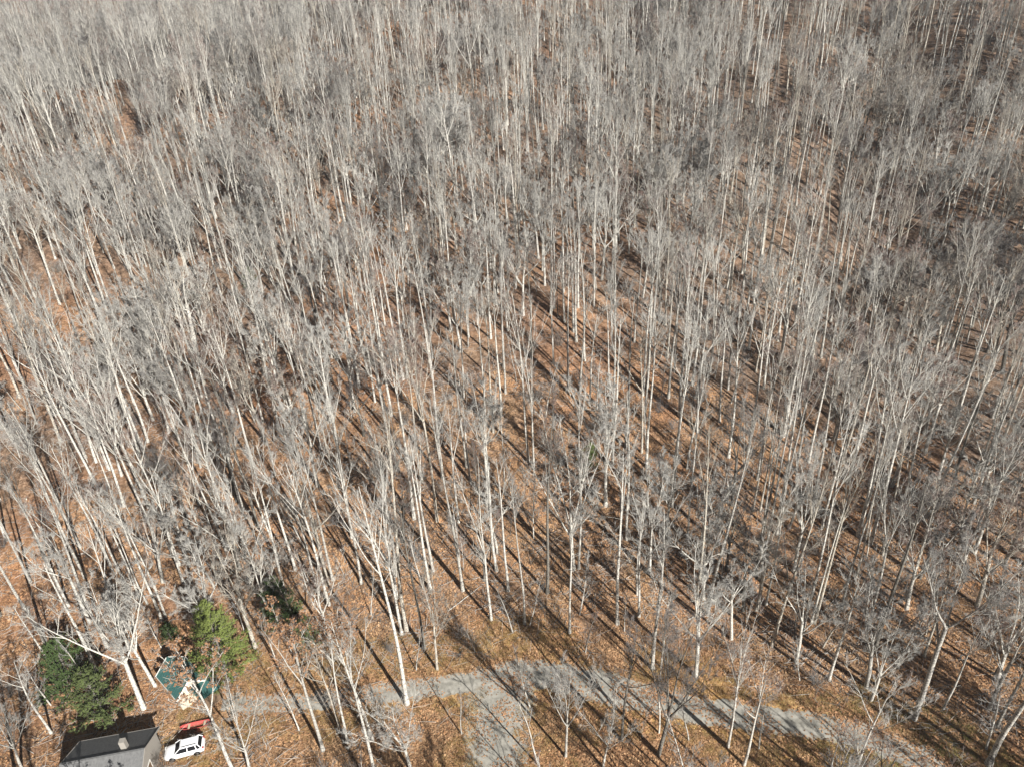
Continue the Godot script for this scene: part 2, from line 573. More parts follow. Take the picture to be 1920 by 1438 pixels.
func off_road(x: float, z: float) -> float:
	var p := Vector2(x, z)
	var best := 1e9
	for line in [road_a, road_b]:
		for k in range(0, line.size(), 3):
			best = minf(best, p.distance_squared_to(line[k]))
	return sqrt(best)

func build_ground() -> void:
	var rows := 458
	var cols := 348
	var v := PackedVector3Array()
	var n := PackedVector3Array()
	var uv := PackedVector2Array()
	var c := PackedColorArray()
	var idx := PackedInt32Array()
	var orange := Color(0.74, 0.41, 0.225)
	var tan_leaf := Color(0.86, 0.56, 0.34)
	var brown := Color(0.40, 0.235, 0.15)
	var straw := Color(1.08, 0.70, 0.29)
	var grass := Color(0.52, 0.48, 0.17)
	var r := 6.0
	for i in rows:
		for j in cols:
			var a := deg_to_rad(-78.0 + 156.0 * j / (cols - 1))
			var x := r * sin(a)
			var z := -r * cos(a)
			var e := 0.4
			v.append(Vector3(x, ground_h(x, z) + 0.05 * fine.get_noise_2d(x * 1.7, z * 1.7) * smooth(60, 70, r), z))
			n.append(Vector3(ground_h(x - e, z) - ground_h(x + e, z), 2.0 * e, ground_h(x, z - e) - ground_h(x, z + e)).normalized())
			uv.append(Vector2(x, z) / 17.0)
			var big := soft.get_noise_2d(x, z)
			var mid := soft.get_noise_2d(x * 5.0 + 300.0, z * 5.0)
			var small := fine.get_noise_2d(x * 3.0, z * 3.0)
			var col := orange.lerp(tan_leaf, clampf(0.35 + 1.3 * big + 0.9 * mid, 0.0, 1.0))
			col = col.lerp(brown, clampf(0.24 - 1.0 * mid + 0.9 * small + 0.30 * smooth(10, 80, x), 0.0, 0.75))
			if r < 84.0 and absf(x) < 90.0:
				var d := off_road(x, z)
				var verge := 1.0 - smooth(3.0, 8.0, d + 7.0 * mid + 3.0 * small)
				col = col.lerp(straw, 0.75 * verge)
				var g := (1.0 - smooth(2.0, 9.0, d + 6.0 * big)) * smooth(24, 44, x) * smooth(-60, -50, z)
				col = col.lerp(grass, 0.65 * g)
				if x < -36.0 and r < 84.0:                       # trodden yard round the cabin
					col = col.lerp(Color(0.66, 0.42, 0.26), 0.6 * (1.0 - smooth(4.0, 10.0, Vector2(x + 42.0, z + 56.0).length() + 5.0 * mid)))
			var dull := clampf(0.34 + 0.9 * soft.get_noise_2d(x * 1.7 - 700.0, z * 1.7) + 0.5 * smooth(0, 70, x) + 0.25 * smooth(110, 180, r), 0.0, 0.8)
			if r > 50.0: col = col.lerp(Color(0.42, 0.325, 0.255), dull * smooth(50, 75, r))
			c.append(col * (1.0 + 0.35 * small))
		r *= 1.0111
	for i in rows - 1:
		for j in cols - 1:
			var a := i * cols + j
			idx.append_array([a, a + cols, a + cols + 1, a, a + cols + 1, a + 1])
	var arr := []
	arr.resize(Mesh.ARRAY_MAX)
	arr[Mesh.ARRAY_VERTEX] = v
	arr[Mesh.ARRAY_NORMAL] = n
	arr[Mesh.ARRAY_TEX_UV] = uv
	arr[Mesh.ARRAY_COLOR] = c
	arr[Mesh.ARRAY_INDEX] = idx
	var m := ArrayMesh.new()
	m.add_surface_from_arrays(Mesh.PRIMITIVE_TRIANGLES, arr)
	var o := part("ground", m, M.ground)
	tag(o, "leaf strewn orange brown forest floor rising into a hillside", "ground", "", "structure")

func ribbon(s: Shape, line: PackedVector2Array, width: PackedFloat32Array, raise: float) -> void:
	var across := 12
	var first := s.v.size()
	for k in line.size():
		var d := (line[mini(k + 1, line.size() - 1)] - line[maxi(k - 1, 0)]).normalized()
		var side := Vector2(-d.y, d.x)
		var f := float(k) / (line.size() - 1) * (width.size() - 1)
		var q := mini(int(f), width.size() - 2)
		var half := lerpf(width[q], width[q + 1], f - q) * 0.5
		for j in across + 1:
			var t := lerpf(-1.0, 1.0, float(j) / across)
			var rag := 1.0 + (0.35 * fine.get_noise_2d(line[k].x * 2.2 + 60.0 * signf(t), line[k].y * 2.2) + 0.2 * fine.get_noise_2d(line[k].x * 9.0, line[k].y * 9.0 + 40.0 * signf(t))) * absf(t)
			var p := line[k] + side * t * half * rag
			var up := raise + 0.05 * (1.0 - t * t) - 0.11 * smooth(0.78, 1.0, absf(t))
			var mott := 1.0 + 0.14 * fine.get_noise_2d(p.x * 2.0, p.y * 2.0) + 0.25 * soft.get_noise_2d(p.x * 6.0, p.y * 6.0)
			var track := 1.0 + 0.16 * exp(-pow((absf(t) - 0.42) / 0.16, 2.0)) - 0.2 * exp(-pow(t / 0.2, 2.0))
			s.color = Color(0.98, 0.98, 0.97) * mott * track
			s.color = s.color.lerp(Color(1.0, 0.72, 0.46) * mott, 0.8 * smooth(0.72, 1.08, absf(t) + 0.4 * fine.get_noise_2d(p.x * 4.0, p.y * 4.0)))
			s.vert(Vector3(p.x, ground_h(p.x, p.y) + up, p.y), Vector3.UP, p / 5.0)
	var row := across + 1
	for k in line.size() - 1:
		for j in across:
			var a := first + k * row + j
			s.i.append_array([a, a + row, a + row + 1, a, a + row + 1, a + 1])

func build_road() -> void:
	var s := Shape.new()
	s.colored = true
	ribbon(s, road_a, PackedFloat32Array([3.2, 3.2, 3.3, 3.8, 5.4, 5.6, 4.3, 4.3, 4.3, 4.5, 4.8]), 0.02)
	var o := part("gravel_road", s.done(), M.gravel)
	tag(o, "pale grey gravel road running along the foot of the slope", "road", "", "structure")
	var b := Shape.new()
	b.colored = true
	ribbon(b, road_b, PackedFloat32Array([6.5, 10.0, 9.0, 6.6, 5.6, 5.4]), 0.026)
	var p := part("gravel_drive", b.done(), M.gravel)
	tag(p, "pale grey gravel drive forking off the road towards the viewer", "drive", "", "structure")

func scatter(called: String, mesh: Mesh, m: Material, spots: Array, tints: Array, label: String, category: String) -> void:
	var mm := MultiMesh.new()
	mm.transform_format = MultiMesh.TRANSFORM_3D
	mm.use_colors = true
	mm.mesh = mesh
	mm.instance_count = spots.size()
	for k in spots.size():
		mm.set_instance_transform(k, spots[k])
		mm.set_instance_color(k, tints[k])
	var o := MultiMeshInstance3D.new()
	o.name = numbered(called)
	o.multimesh = mm
	o.material_override = m
	add_child(o)
	tag(o, label, category, "", "stuff")

func lie(x: float, z: float, size: float, lift := 0.0) -> Transform3D:
	var e := 0.5
	var up := Vector3(ground_h(x - e, z) - ground_h(x + e, z), 2.0 * e, ground_h(x, z - e) - ground_h(x, z + e)).normalized()
	var f := Vector3(sin(rng.randf() * TAU), 0, cos(rng.randf() * TAU))
	f = (f - up * f.dot(up)).normalized()
	return Transform3D(Basis(f.cross(up) * -size, up * size, f * size), on_ground(x, z) + Vector3.UP * lift)

func build_litter() -> void:
	var s := Shape.new()
	for k in 80:
		var a := rng.randf() * TAU
		var r := 1.7 * sqrt(rng.randf())
		var p := Vector3(r * cos(a), rng.randf_range(0.02, 0.07), r * sin(a))
		var u := Vector3(rng.randf() - 0.5, 0.3 * (rng.randf() - 0.5), rng.randf() - 0.5).normalized() * rng.randf_range(0.06, 0.11)
		var w := u.cross(Vector3.UP).normalized() * rng.randf_range(0.04, 0.08)
		var bend := Vector3(0, 0.03, 0)
		s.quad(p - u - w, p - u + w + bend, p + u + w, p + u - w + bend)
	var spots := []
	var tints := []
	for k in 5200:
		var r := 40.0 + 75.0 * pow(rng.randf(), 1.3)
		var a := deg_to_rad(rng.randf_range(-50, 50))
		var x := r * sin(a)
		var z := -r * cos(a)
		if r < 62.0 and off_road(x, z) < 2.8: continue
		spots.append(lie(x, z, rng.randf_range(0.8, 1.3)))
		var v := rng.randf_range(0.6, 1.25)
		tints.append(Color(0.34, 0.175, 0.085).lerp(Color(0.42, 0.27, 0.15), rng.randf()) * v)
	for k in 90:                                   # leaves blown onto the gravel
		var at: Vector2 = road_a[rng.randi() % road_a.size()] if k % 4 else road_b[rng.randi() % road_b.size()]
		var off := Vector2(rng.randf() - 0.5, rng.randf() - 0.5) * 5.0
		spots.append(lie(at.x + off.x, at.y + off.y, 0.9, 0.06))
		tints.append(Color(0.34, 0.19, 0.10) * rng.randf_range(0.8, 1.3))
	scatter("fallen_leaves", s.done(), M.litter_leaf, spots, tints, "curled brown leaves scattered over the forest floor", "leaves")
	var w := Shape.new()
	for k in 9:
		var a := rng.randf() * TAU
		var q := Vector3(cos(a), 0, sin(a)) * rng.randf() * 2.4 + Vector3.UP * 0.06
		var line := curve_line(q, jitter(1.0) * Vector3(1, 0.12, 1), rng.randf_range(0.7, 2.8), 3, 0.2, 0.01)
		w.tube(line, tapered(rng.randf_range(0.016, 0.04), 0.008, 4), 4)
	spots = []
	tints = []
	for k in 1500:
		var r := 56.0 + 90.0 * rng.randf()
		var a := deg_to_rad(rng.randf_range(-48, 48))
		if off_road(r * sin(a), -r * cos(a)) < 3.5: continue
		spots.append(lie(r * sin(a), -r * cos(a), rng.randf_range(0.7, 1.3)))
		tints.append(Color(0.40, 0.375, 0.34) * rng.randf_range(0.5, 1.25))
	scatter("fallen_sticks", w.done(), M.litter_leaf, spots, tints, "grey fallen sticks and broken twigs strewn on the leaves", "sticks")
	var g := Shape.new()
	for k in 46:
		var a := rng.randf() * TAU
		var r := 0.5 * sqrt(rng.randf())
		var p := Vector3(r * cos(a), -0.02, r * sin(a))
		g.spike(p, p + Vector3(rng.randf_range(-0.2, 0.2), rng.randf_range(0.15, 0.4), rng.randf_range(-0.2, 0.2)), 0.012)
	spots = []
	tints = []
	for k in 9000:
		var x := rng.randf_range(-60, 62)
		var z := rng.randf_range(-70, -38)
		var d := off_road(x, z)
		if d < 2.2 or d > 8.5: continue
		if soft.get_noise_2d(x * 5.0 + 300.0, z * 5.0) * 7.0 + d > 7.0: continue
		spots.append(lie(x, z, rng.randf_range(0.6, 1.3)))
		var green := smooth(20, 40, x) * rng.randf() * smooth(-60, -50, z)
		tints.append(Color(0.44, 0.31, 0.13).lerp(Color(0.20, 0.21, 0.07), green) * rng.randf_range(0.7, 1.2))
	scatter("dry_grass", g.done(), M.litter_leaf, spots, tints, "tufts of dry straw coloured grass along the road verges", "grass")

# ---------------------------------------------------------------- the forest
const KINDS := ["tall_tree", "spreading_tree", "leafy_tree", "young_tree", "bare_shrub"]
const FULL := [26.0, 20.0, 26.0, 9.0, 3.0]
var variants := [[], [], [], [], []]
var plants := []

func grow_variants() -> void:
	for k in 12:
		variants[0].append(tall_tree([0.56, 0.62, 0.5, 0.66, 0.58, 0.46, 0.6, 0.7, 0.54, 0.64, 0.52, 0.6][k], [4, 3, 6, 2, 5, 7, 4, 3, 5, 3, 6, 4][k], [0.42, 0.34, 0.5, 0.3, 0.46, 0.55, 0.36, 0.4, 0.52, 0.3, 0.44, 0.38][k], [34, 24, 46, 16, 38, 52, 26, 18, 42, 20, 44, 28][k], false))
	for k in 5:
		variants[0].append(tall_tree([0.5, 0.42, 0.58, 0.36, 0.54][k], [3, 4, 2, 3, 4][k], [0.32, 0.42, 0.24, 0.36, 0.4][k], [38, 46, 28, 42, 44][k], true))
	for k in 7:
		variants[1].append(spreading_tree([0.38, 0.5, 0.42, 0.3, 0.55, 0.46, 0.35][k], [3.2, 2.8, 3.6, 3.4, 2.6, 3.0, 3.8][k], [5, 4, 6, 5, 4, 5, 6][k]))
	for k in 3:
		variants[2].append(tall_tree([0.58, 0.5, 0.62][k], [5, 6, 4][k], 0.4, 46, false, true))
	for k in 6:
		variants[3].append(young_tree([16, 22, 26, 14, 20, 30][k]))
	for k in 4:
		variants[4].append(bare_shrub())

func clear_of(x: float, z: float) -> bool:
	for q in [Vector2(-39, -63), Vector2(-52, -57.6), Vector2(-40.4, -52.4)]:      # sunlit in the photograph: nothing stands between them and the sun
		var d: Vector2 = Vector2(x, z) - q
		var s := d.dot(Vector2(0.574, 0.819))
		if s > 0.0 and s < 42.0 and absf(d.dot(Vector2(0.819, -0.574))) < 4.5: return false
	if -z < 66.0:
		if off_road(x, z) < 3.4: return false
		if Vector2(x + 42.5, z + 56.0).length() < 7.5: return false
		if Vector2(x + 46.9, z + 49.0).length() < 7.0: return false
	return true

const SLENDER := [1, 3, 6, 7, 9, 11]
func plant(kind: int, x: float, z: float, high: float, lean := Vector2.ZERO, thick := 0.0, shown := false) -> void:
	plants.append({"kind": kind, "x": x, "z": z, "h": high, "lean": lean, "thick": thick, "shown": shown, "v": rng.randi() % variants[kind].size(), "turn": rng.randf() * TAU, "tone": rng.randf(), "lum": rng.randf_range(0.75, 1.12)})
	if kind == 0 and rng.randf() < 0.35 + 0.35 * smooth(-40, 10, x):
		plants[-1].v = SLENDER[rng.randi() % 6]

func plant_forest() -> void:
	var kind := 0
	for list in [PLACED_0, PLACED_1, PLACED_2, PLACED_3]:
		for t in list:
			plant(kind, t[0], t[1], minf(t[4], 36.0), Vector2(t[2], t[3]) * minf(1.0, 36.0 / t[4]), t[5], true)
		kind += 1
	plant(2, -46.5, -43.4, 11.0, Vector2(-0.4, 0.2), 0.16, true)
	plant(2, -43.2, -43.6, 8.0, Vector2(0.3, 0.2), 0.13, true)
	plant(4, -42.1, -50.4, 2.6)
	var grid := {}
	for p in plants:
		grid[Vector2i(int(floor(p.x / 4.0)), int(floor(p.z / 4.0)))] = true
	# the rest of the wood: one try in every cell of a jittered grid
	for pass_no in 3:
		var cell: float = [5.0, 5.6, 5.2][pass_no]
		var i := int(-430.0 / cell)
		for gx in range(int(-420.0 / cell), int(330.0 / cell)):
			for gz in range(int(-640.0 / cell), int(-22.0 / cell)):
				var x := (gx + rng.randf()) * cell
				var z := (gz + rng.randf()) * cell
				var r := sqrt(x * x + z * z)
				var away := absf(atan2(x, -z))
				var dice := rng.randf()
				if r > (650.0 if x < -60.0 else 440.0) or away > 0.80 and r > 130.0 or absf(x) > 1.0 * r + 14.0: continue
				if not clear_of(x, z): continue
				var big := soft.get_noise_2d(x * 1.4 + 900.0, z * 1.4)
				if grid.has(Vector2i(int(floor(x / 4.0)), int(floor(z / 4.0)))): continue
				if pass_no == 0:
					var dense := 0.86 + 0.5 * big
					if r < 62.0: dense *= 0.22 if x < 8.0 else 0.34
					elif r < 92.0: dense *= 0.62
					if dice > dense: continue
					var share := clampf(0.22 + 0.9 * big + 0.16 * smooth(100, 170, r), 0.05, 0.7)
					if rng.randf() < share:
						plant(1, x, z, rng.randf_range(15.0, 22.0), Vector2(rng.randf_range(-1, 1), rng.randf_range(-1, 1)))
					else:
						plant(0, x, z, rng.randf_range(21.0, 31.0), Vector2(rng.randf_range(-1, 1), rng.randf_range(-1, 1)))
				elif pass_no == 1:
					if dice > 0.5 + 0.5 * big or r < 40.0: continue
					plant(3, x, z, rng.randf_range(5.0, 14.0), Vector2(rng.randf_range(-0.8, 0.8), rng.randf_range(-0.8, 0.8)))
				else:
					if dice > 0.16 + 0.55 * soft.get_noise_2d(x * 2.0 - 500.0, z * 2.0) + 0.14 * smooth(20, 80, x) or r < 44.0: continue
					plant(4, x, z, rng.randf_range(1.6, 3.8))

func stand(p: Dictionary) -> Transform3D:
	var s: float = p.h / FULL[p.kind]
	var wide := s
	if p.thick > 0.0:
		wide = lerpf(s, p.thick / [0.24, 0.30, 0.24, 0.09, 0.03][p.kind], 0.8)
	var up := Vector3(p.lean.x, p.h, p.lean.y).normalized()
	var b := Basis(Quaternion(Vector3.UP, up)) * Basis(Vector3.UP, p.turn)
	var side := clampf(wide, s * 0.6, s * 1.5)
	return Transform3D(b * Basis.from_scale(Vector3(side, s, side)), on_ground(p.x, p.z))

const TONES := ["pale", "grey", "tan", "dark"]
const TONE_BARK := [Color(0.72, 0.715, 0.695), Color(0.53, 0.525, 0.51), Color(0.59, 0.56, 0.51), Color(0.23, 0.22, 0.205)]
const TONE_TWIG := [Color(0.31, 0.30, 0.28), Color(0.22, 0.21, 0.198), Color(0.26, 0.23, 0.20), Color(0.14, 0.125, 0.118)]
func tone_of(p: Dictionary) -> int:
	var t: float = p.tone
	if p.kind == 4: return [1, 2, 3][int(t * 2.99)]
	var pale := 0.60 - 0.2 * smooth(20, 90, p.x)
	return 0 if t < pale else 1 if t < pale + 0.22 else 2 if t < 0.93 else 3

func fine_twigs(p: Dictionary) -> String:      # some crowns are rusty or purplish in their youngest wood
	var t := fposmod(p.tone * 7.31, 1.0)
	if t < (0.5 if p.kind == 3 else 0.16): return "twig_rust"
	return "twig_" + TONES[p.tone_no]

func ordinal(n: int) -> String:
	var words := ["first", "second", "third", "fourth", "fifth", "sixth", "seventh", "eighth", "ninth", "tenth", "eleventh", "twelfth", "thirteenth", "fourteenth", "fifteenth", "sixteenth", "seventeenth", "eighteenth", "nineteenth", "twentieth"]
	return words[n] if n < 20 else "%dth" % (n + 1)

func build_forest() -> void:
	grow_variants()
	plant_forest()
	var limit := [290, 140, 12, 150, 90]
	var order := [[], [], [], [], []]
	for p in plants:
		var base := photo_xy(on_ground(p.x, p.z))
		var mid := photo_xy(on_ground(p.x, p.z) + Vector3.UP * p.h * 0.6)
		p.px = base.x
		p.py = base.y
		p.far = (on_ground(p.x, p.z) - cam_at).length()
		p.tone_no = tone_of(p)
		if (absf(mid.x) < 0.655 and absf(mid.y) < 0.49) and (base.y < 0.53 or p.shown):
			order[p.kind].append(p)
	var singled := {}
	for kind in 5:
		order[kind].sort_custom(func(a, b): return (a.far - (1000.0 if a.shown else 0.0)) < (b.far - (1000.0 if b.shown else 0.0)))
		for p in order[kind].slice(0, limit[kind]):
			p.single = true
			var key := "%d %d %d %d" % [kind, p.tone_no, clampi(int((p.px + 0.667) / 0.1668), 0, 7), row_of(p.py)]
			if not singled.has(key): singled[key] = []
			singled[key].append(p)
	for key in singled:
		singled[key].sort_custom(func(a, b): return a.px < b.px)
		for k in singled[key].size():
			build_single(singled[key][k], k, singled[key].size())
	build_mass()

func row_of(y: float) -> int:
	var k := 0
	for edge in [0.37, 0.285, 0.20, 0.115, 0.03, -0.06, -0.14]:
		if y < edge: k += 1
	return k

const ROWS := ["", "on road bank", "on low slope", "below mid slope", "at mid slope", "above mid slope", "high on slope", "near hilltop"]
const COLUMNS := ["uphill of grey roof", "uphill of cabin", "uphill of green pine", "uphill of straight road", "uphill of gravel fork", "uphill of shaded road", "uphill of road bend", "uphill of leaning trunk"]
const NEAR_COLUMNS := ["beside the grey roof", "beside the cabin", "near the green pine", "by the straight road", "by the gravel fork", "by the shaded road", "by the road bend", "by the leaning trunk"]

func build_single(p: Dictionary, at: int, of: int) -> void:
	var o := Node3D.new()
	o.name = numbered(KINDS[p.kind])
	add_child(o)
	o.transform = stand(p)
	var parts: Array = variants[p.kind][p.v]
	var tone: String = TONES[p.tone_no]
	if p.kind == 4:
		part("stem", parts[0], M["twig_" + tone], o)
		part("twigs", parts[1], M["twig_" + tone], o).set_meta("kind", "stuff")
	else:
		part("trunk", parts[0], M["bark_" + tone], o)
		var cr := part("crown", parts[1], M["bark_" + tone] if p.kind != 3 else M["twig_" + tone], o)
		part("twigs", parts[2], M[fine_twigs(p)], cr).set_meta("kind", "stuff")
		if parts.size() > 3: part("dead_leaves", parts[3], M.leaf_dead, cr).set_meta("kind", "stuff")
	var looks: String = ["%s straight bare tree", "%s wide limbed bare tree", "%s tree with withered leaves", "%s thin young tree", "%s leafless bush"][p.kind] % [["pale", "grey", "tan", "dark"][p.tone_no]]
	var col := clampi(int((p.px + 0.667) / 0.1668), 0, 7)
	var row := row_of(p.py)
	var where: String = NEAR_COLUMNS[col] if row == 0 else ROWS[row] + " " + COLUMNS[col]
	var rank := "standing alone" if of == 1 else "%s from cabin" % ordinal(at)
	if of > 1 and at == of - 1: rank = "farthest from cabin"
	tag(o, "%s, %s, %s" % [looks, rank, where], "bush" if p.kind == 4 else "tree", ["tall straight trees of the wood", "wide limbed trees of the wood", "trees that kept brown leaves", "young trees under the wood", "leafless bushes under the trees"][p.kind])

func build_mass() -> void:
	var o := thing("distant_forest", Vector3.ZERO)
	tag(o, "grey mass of leafless trees covering the rest of the hillside", "forest", "", "stuff")
	for kind in 5:
		for v in variants[kind].size():
			var some := plants.filter(func(p): return p.kind == kind and p.v == v and not p.has("single"))
			if some.is_empty(): continue
			var parts: Array = variants[kind][v]
			for k in parts.size():
				var bark: bool = k == 0 or k == 1 and kind < 3
				var mm := MultiMesh.new()
				mm.transform_format = MultiMesh.TRANSFORM_3D
				mm.use_colors = true
				mm.mesh = parts[k]
				mm.instance_count = some.size()
				for j in some.size():
					var p: Dictionary = some[j]
					mm.set_instance_transform(j, stand(p))
					var c: Color = (TONE_BARK if bark and kind < 4 else TONE_TWIG)[p.tone_no] * p.lum
					if k == 2 and kind < 4 and fine_twigs(p) == "twig_rust": c = Color(0.20, 0.145, 0.125) * p.lum
					if k == 3: c = Color(0.27, 0.15, 0.08)
					mm.set_instance_color(j, c)
				var mi := MultiMeshInstance3D.new()
				mi.name = ["trunks", "crowns", "twigs", "leaves"][k]
				mi.multimesh = mm
				mi.material_override = M.bark_tinted if bark else M.twig_tinted
				o.add_child(mi, true)

# ---------------------------------------------------------------- evergreens, logs
func build_evergreens() -> void:
	var a := evergreen(12.0, 4.6, 0.06, 24, 0.35)
	var b := evergreen(7.0, 3.2, 0.03, 17, 0.5)
	var c := evergreen(5.0, 2.6, 0.02, 15, 0.6)
	for t in [
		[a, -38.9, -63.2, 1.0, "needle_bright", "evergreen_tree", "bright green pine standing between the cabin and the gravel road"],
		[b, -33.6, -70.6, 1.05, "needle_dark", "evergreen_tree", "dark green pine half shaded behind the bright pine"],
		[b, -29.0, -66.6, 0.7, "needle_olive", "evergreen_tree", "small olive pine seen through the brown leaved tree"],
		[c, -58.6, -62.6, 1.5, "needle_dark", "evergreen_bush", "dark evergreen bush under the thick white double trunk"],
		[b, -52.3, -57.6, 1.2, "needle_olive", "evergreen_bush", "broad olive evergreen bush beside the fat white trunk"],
		[c, -48.2, -68.5, 0.6, "needle_dark", "evergreen_bush", "low dark evergreen bush uphill of the green roofed cabin"],
		[c, 12.0, -95.1, 0.75, "needle_olive", "evergreen_bush", "lone round green bush at mid slope by the forked oak"],
		[c, -56.3, -148.9, 0.8, "needle_dark", "evergreen_bush", "small dark green bush high in the wood"],
		[b, -241.5, -482.5, 1.6, "needle_dark", "evergreen_tree", "tiny far dark green pine near the hilltop haze"],
	]:
		var o := thing(t[5], on_ground(t[1], t[2]), rng.randf() * TAU)
		o.scale = Vector3.ONE * t[3]
		part("trunk", t[0][0], M.bark_dark, o)
		part("needles", t[0][1], M[t[4]], o).set_meta("kind", "stuff")
		tag(o, t[6], "tree" if t[5] == "evergreen_tree" else "bush", "evergreens among the bare trees")

func build_logs() -> void:
	for t in [
		[55.5, -97.4, 9.0, 0.06, 0.17, "pale fallen log lying level among dense grey trunks"],
		[47.3, -67.9, 4.5, 0.45, 0.09, "short pale fallen pole on the leaves above the road bend"],
		[23.7, -68.1, 4.0, 0.5, 0.1, "fallen bough beside a many stemmed trunk"],
		[-8.3, -72.6, 6.0, 0.7, 0.08, "grey fallen branch tangle at the foot of a white trunk"],
		[12.0, -84.0, 3.0, -0.5, 0.1, "short curved fallen log on open orange leaves"],
		[62.0, -77.0, 7.0, -0.3, 0.14, "grey fallen log in the shaded hollow"],
		[-36.0, -98.0, 5.0, 0.9, 0.12, "fallen log among leaning pale trunks"],
	]:
		var s := Shape.new()
		var d := Vector3(cos(t[3]), 0, -sin(t[3]))
		var pts := PackedVector3Array()
		var base := on_ground(t[0], t[1])
		for k in 9:
			var q: Vector3 = base + d * t[2] * (k / 8.0 - 0.5)
			pts.append(Vector3(q.x, ground_h(q.x, q.z) + t[4] * 0.7 + 0.05 * sin(k * 2.0), q.z) - base)
		s.tube(pts, tapered(t[4], t[4] * 0.4, 9), 8, 1.0)
		var o := thing("fallen_log", base)
		part("trunk", s.done(), M.bark_pale, o)
		var b := Shape.new()
		for k in 6:
			var f := rng.randf_range(0.4, 1.0)
			var p := along(pts, f)
			var line := curve_line(p, aside(d, 0.8) + Vector3.UP * 0.4, rng.randf_range(0.6, 1.6), 3, 0.2, -0.05)
			b.tube(line, tapered(t[4] * 0.3, 0.01, 4), 4)
		part("branch", b.done(), M.bark_grey, o)
		tag(o, t[5], "log", "fallen logs on the forest floor")

# ---------------------------------------------------------------- buildings
func roof_side(o: Node3D, called: String, ridge_a: Vector3, ridge_b: Vector3, eave_a: Vector3, eave_b: Vector3, thick: float, m: Material, seam: float, seam_mat: Material) -> void:
	# one slope; ridge_a-ridge_b-eave_b-eave_a runs clockwise seen from above
	var s := Shape.new()
	var up := (eave_b - ridge_a).cross(ridge_b - ridge_a).normalized()
	if up.y < 0: up = -up
	var lo := -up * thick
	var top := [ridge_a, ridge_b, eave_b, eave_a]
	var q := []
	if (top[2] - top[0]).cross(top[1] - top[0]).y < 0: top.reverse()
	s.quad(top[0], top[1], top[2], top[3])
	s.quad(top[3] + lo, top[2] + lo, top[1] + lo, top[0] + lo)
	for k in 4:
		var m2 := (k + 1) % 4
		s.quad(top[m2], top[k], top[k] + lo, top[m2] + lo)
	var slope := part(called, s.done(), m, o)
	var w := ridge_a.distance_to(ridge_b)
	var n := int(w / seam)
	for k in range(1, n):
		var b := Shape.new()
		var f := float(k) / n
		var p := ridge_a.lerp(ridge_b, f)
		var e := eave_a.lerp(eave_b, f)
		var dir := (e - p).normalized()
		var side := (ridge_b - ridge_a).normalized()
		b.box((p + e) * 0.5 + up * 0.015, Vector3(0.035, 0.04, p.distance_to(e) * 0.985), Basis(side, up, side.cross(up)))
		part("roof_seam", b.done(), seam_mat, slope)

func gable_building(o: Node3D, half_l: float, half_w: float, eave: float, ridge: float, over: float, wall_m: Material, roof_m: Material, trim_m: Material, seam: float) -> void:
	var s := Shape.new()
	s.hexa([Vector3(-half_l, -0.3, half_w), Vector3(half_l, -0.3, half_w), Vector3(half_l, -0.3, -half_w), Vector3(-half_l, -0.3, -half_w), Vector3(-half_l, eave, half_w), Vector3(half_l, eave, half_w), Vector3(half_l, eave, -half_w), Vector3(-half_l, eave, -half_w)])
	s.tri(Vector3(half_l, eave, half_w), Vector3(half_l, ridge - 0.08, 0), Vector3(half_l, eave, -half_w))
	s.tri(Vector3(-half_l, eave, -half_w), Vector3(-half_l, ridge - 0.08, 0), Vector3(-half_l, eave, half_w))
	part("wall", s.done(), wall_m, o)
	var drop := (ridge - eave) / half_w * over
	var x := half_l + over
	for side in [1.0, -1.0]:
		var ra := Vector3(-x, ridge + 0.1, 0.0)
		var rb := Vector3(x, ridge + 0.1, 0.0)
		var ea := Vector3(-x, eave + 0.1 - drop, side * (half_w + over))
		var eb := Vector3(x, eave + 0.1 - drop, side * (half_w + over))
		roof_side(o, "roof_slope", ra, rb, ea, eb, 0.09, roof_m, seam, roof_m)
		var f := Shape.new()                                    # eave board and rake boards
		f.box((ea + eb) * 0.5 + Vector3(0, -0.10, side * 0.03), Vector3(x * 2.0 + 0.1, 0.2, 0.05))
		part("eave_board", f.done(), trim_m, o)
		for e in [[ra, ea, -1.0], [rb, eb, 1.0]]:
			var g := Shape.new()
			var d: Vector3 = (e[1] - e[0]).normalized()
			g.box((e[0] + e[1]) * 0.5 + Vector3(e[2] * 0.03, -0.05, 0), Vector3(0.06, 0.24, e[0].distance_to(e[1])), Basis(Vector3.RIGHT, d.cross(Vector3.RIGHT).normalized() * (-1.0 if d.cross(Vector3.RIGHT).y < 0 else 1.0), Vector3.RIGHT.cross(d.cross(Vector3.RIGHT).normalized() * (-1.0 if d.cross(Vector3.RIGHT).y < 0 else 1.0))))
			part("rake_board", g.done(), trim_m, o)
	var cap := Shape.new()
	cap.box(Vector3(0, ridge + 0.12, 0), Vector3(x * 2.0, 0.05, 0.22))
	part("ridge_cap", cap.done(), roof_m, o)

func window_on(o: Node3D, at: Vector3, w: float, h: float, turn: float) -> void:
	var b := Basis(Vector3.UP, turn)
	var f := Shape.new()
	for s in [-1.0, 1.0]:
		f.box(at + b * Vector3(s * w * 0.5, 0, 0.03), Vector3(0.09, h + 0.1, 0.08), b)
		f.box(at + b * Vector3(0, s * h * 0.5, 0.032), Vector3(w - 0.08, 0.09, 0.075), b)
	var fr := part("window", f.done(), M.trim, o)
	var p := Shape.new()
	p.box(at + b * Vector3(0, 0, 0.012), Vector3(w - 0.08, h - 0.08, 0.02), b)
	part("pane", p.done(), M.window_glass, fr)

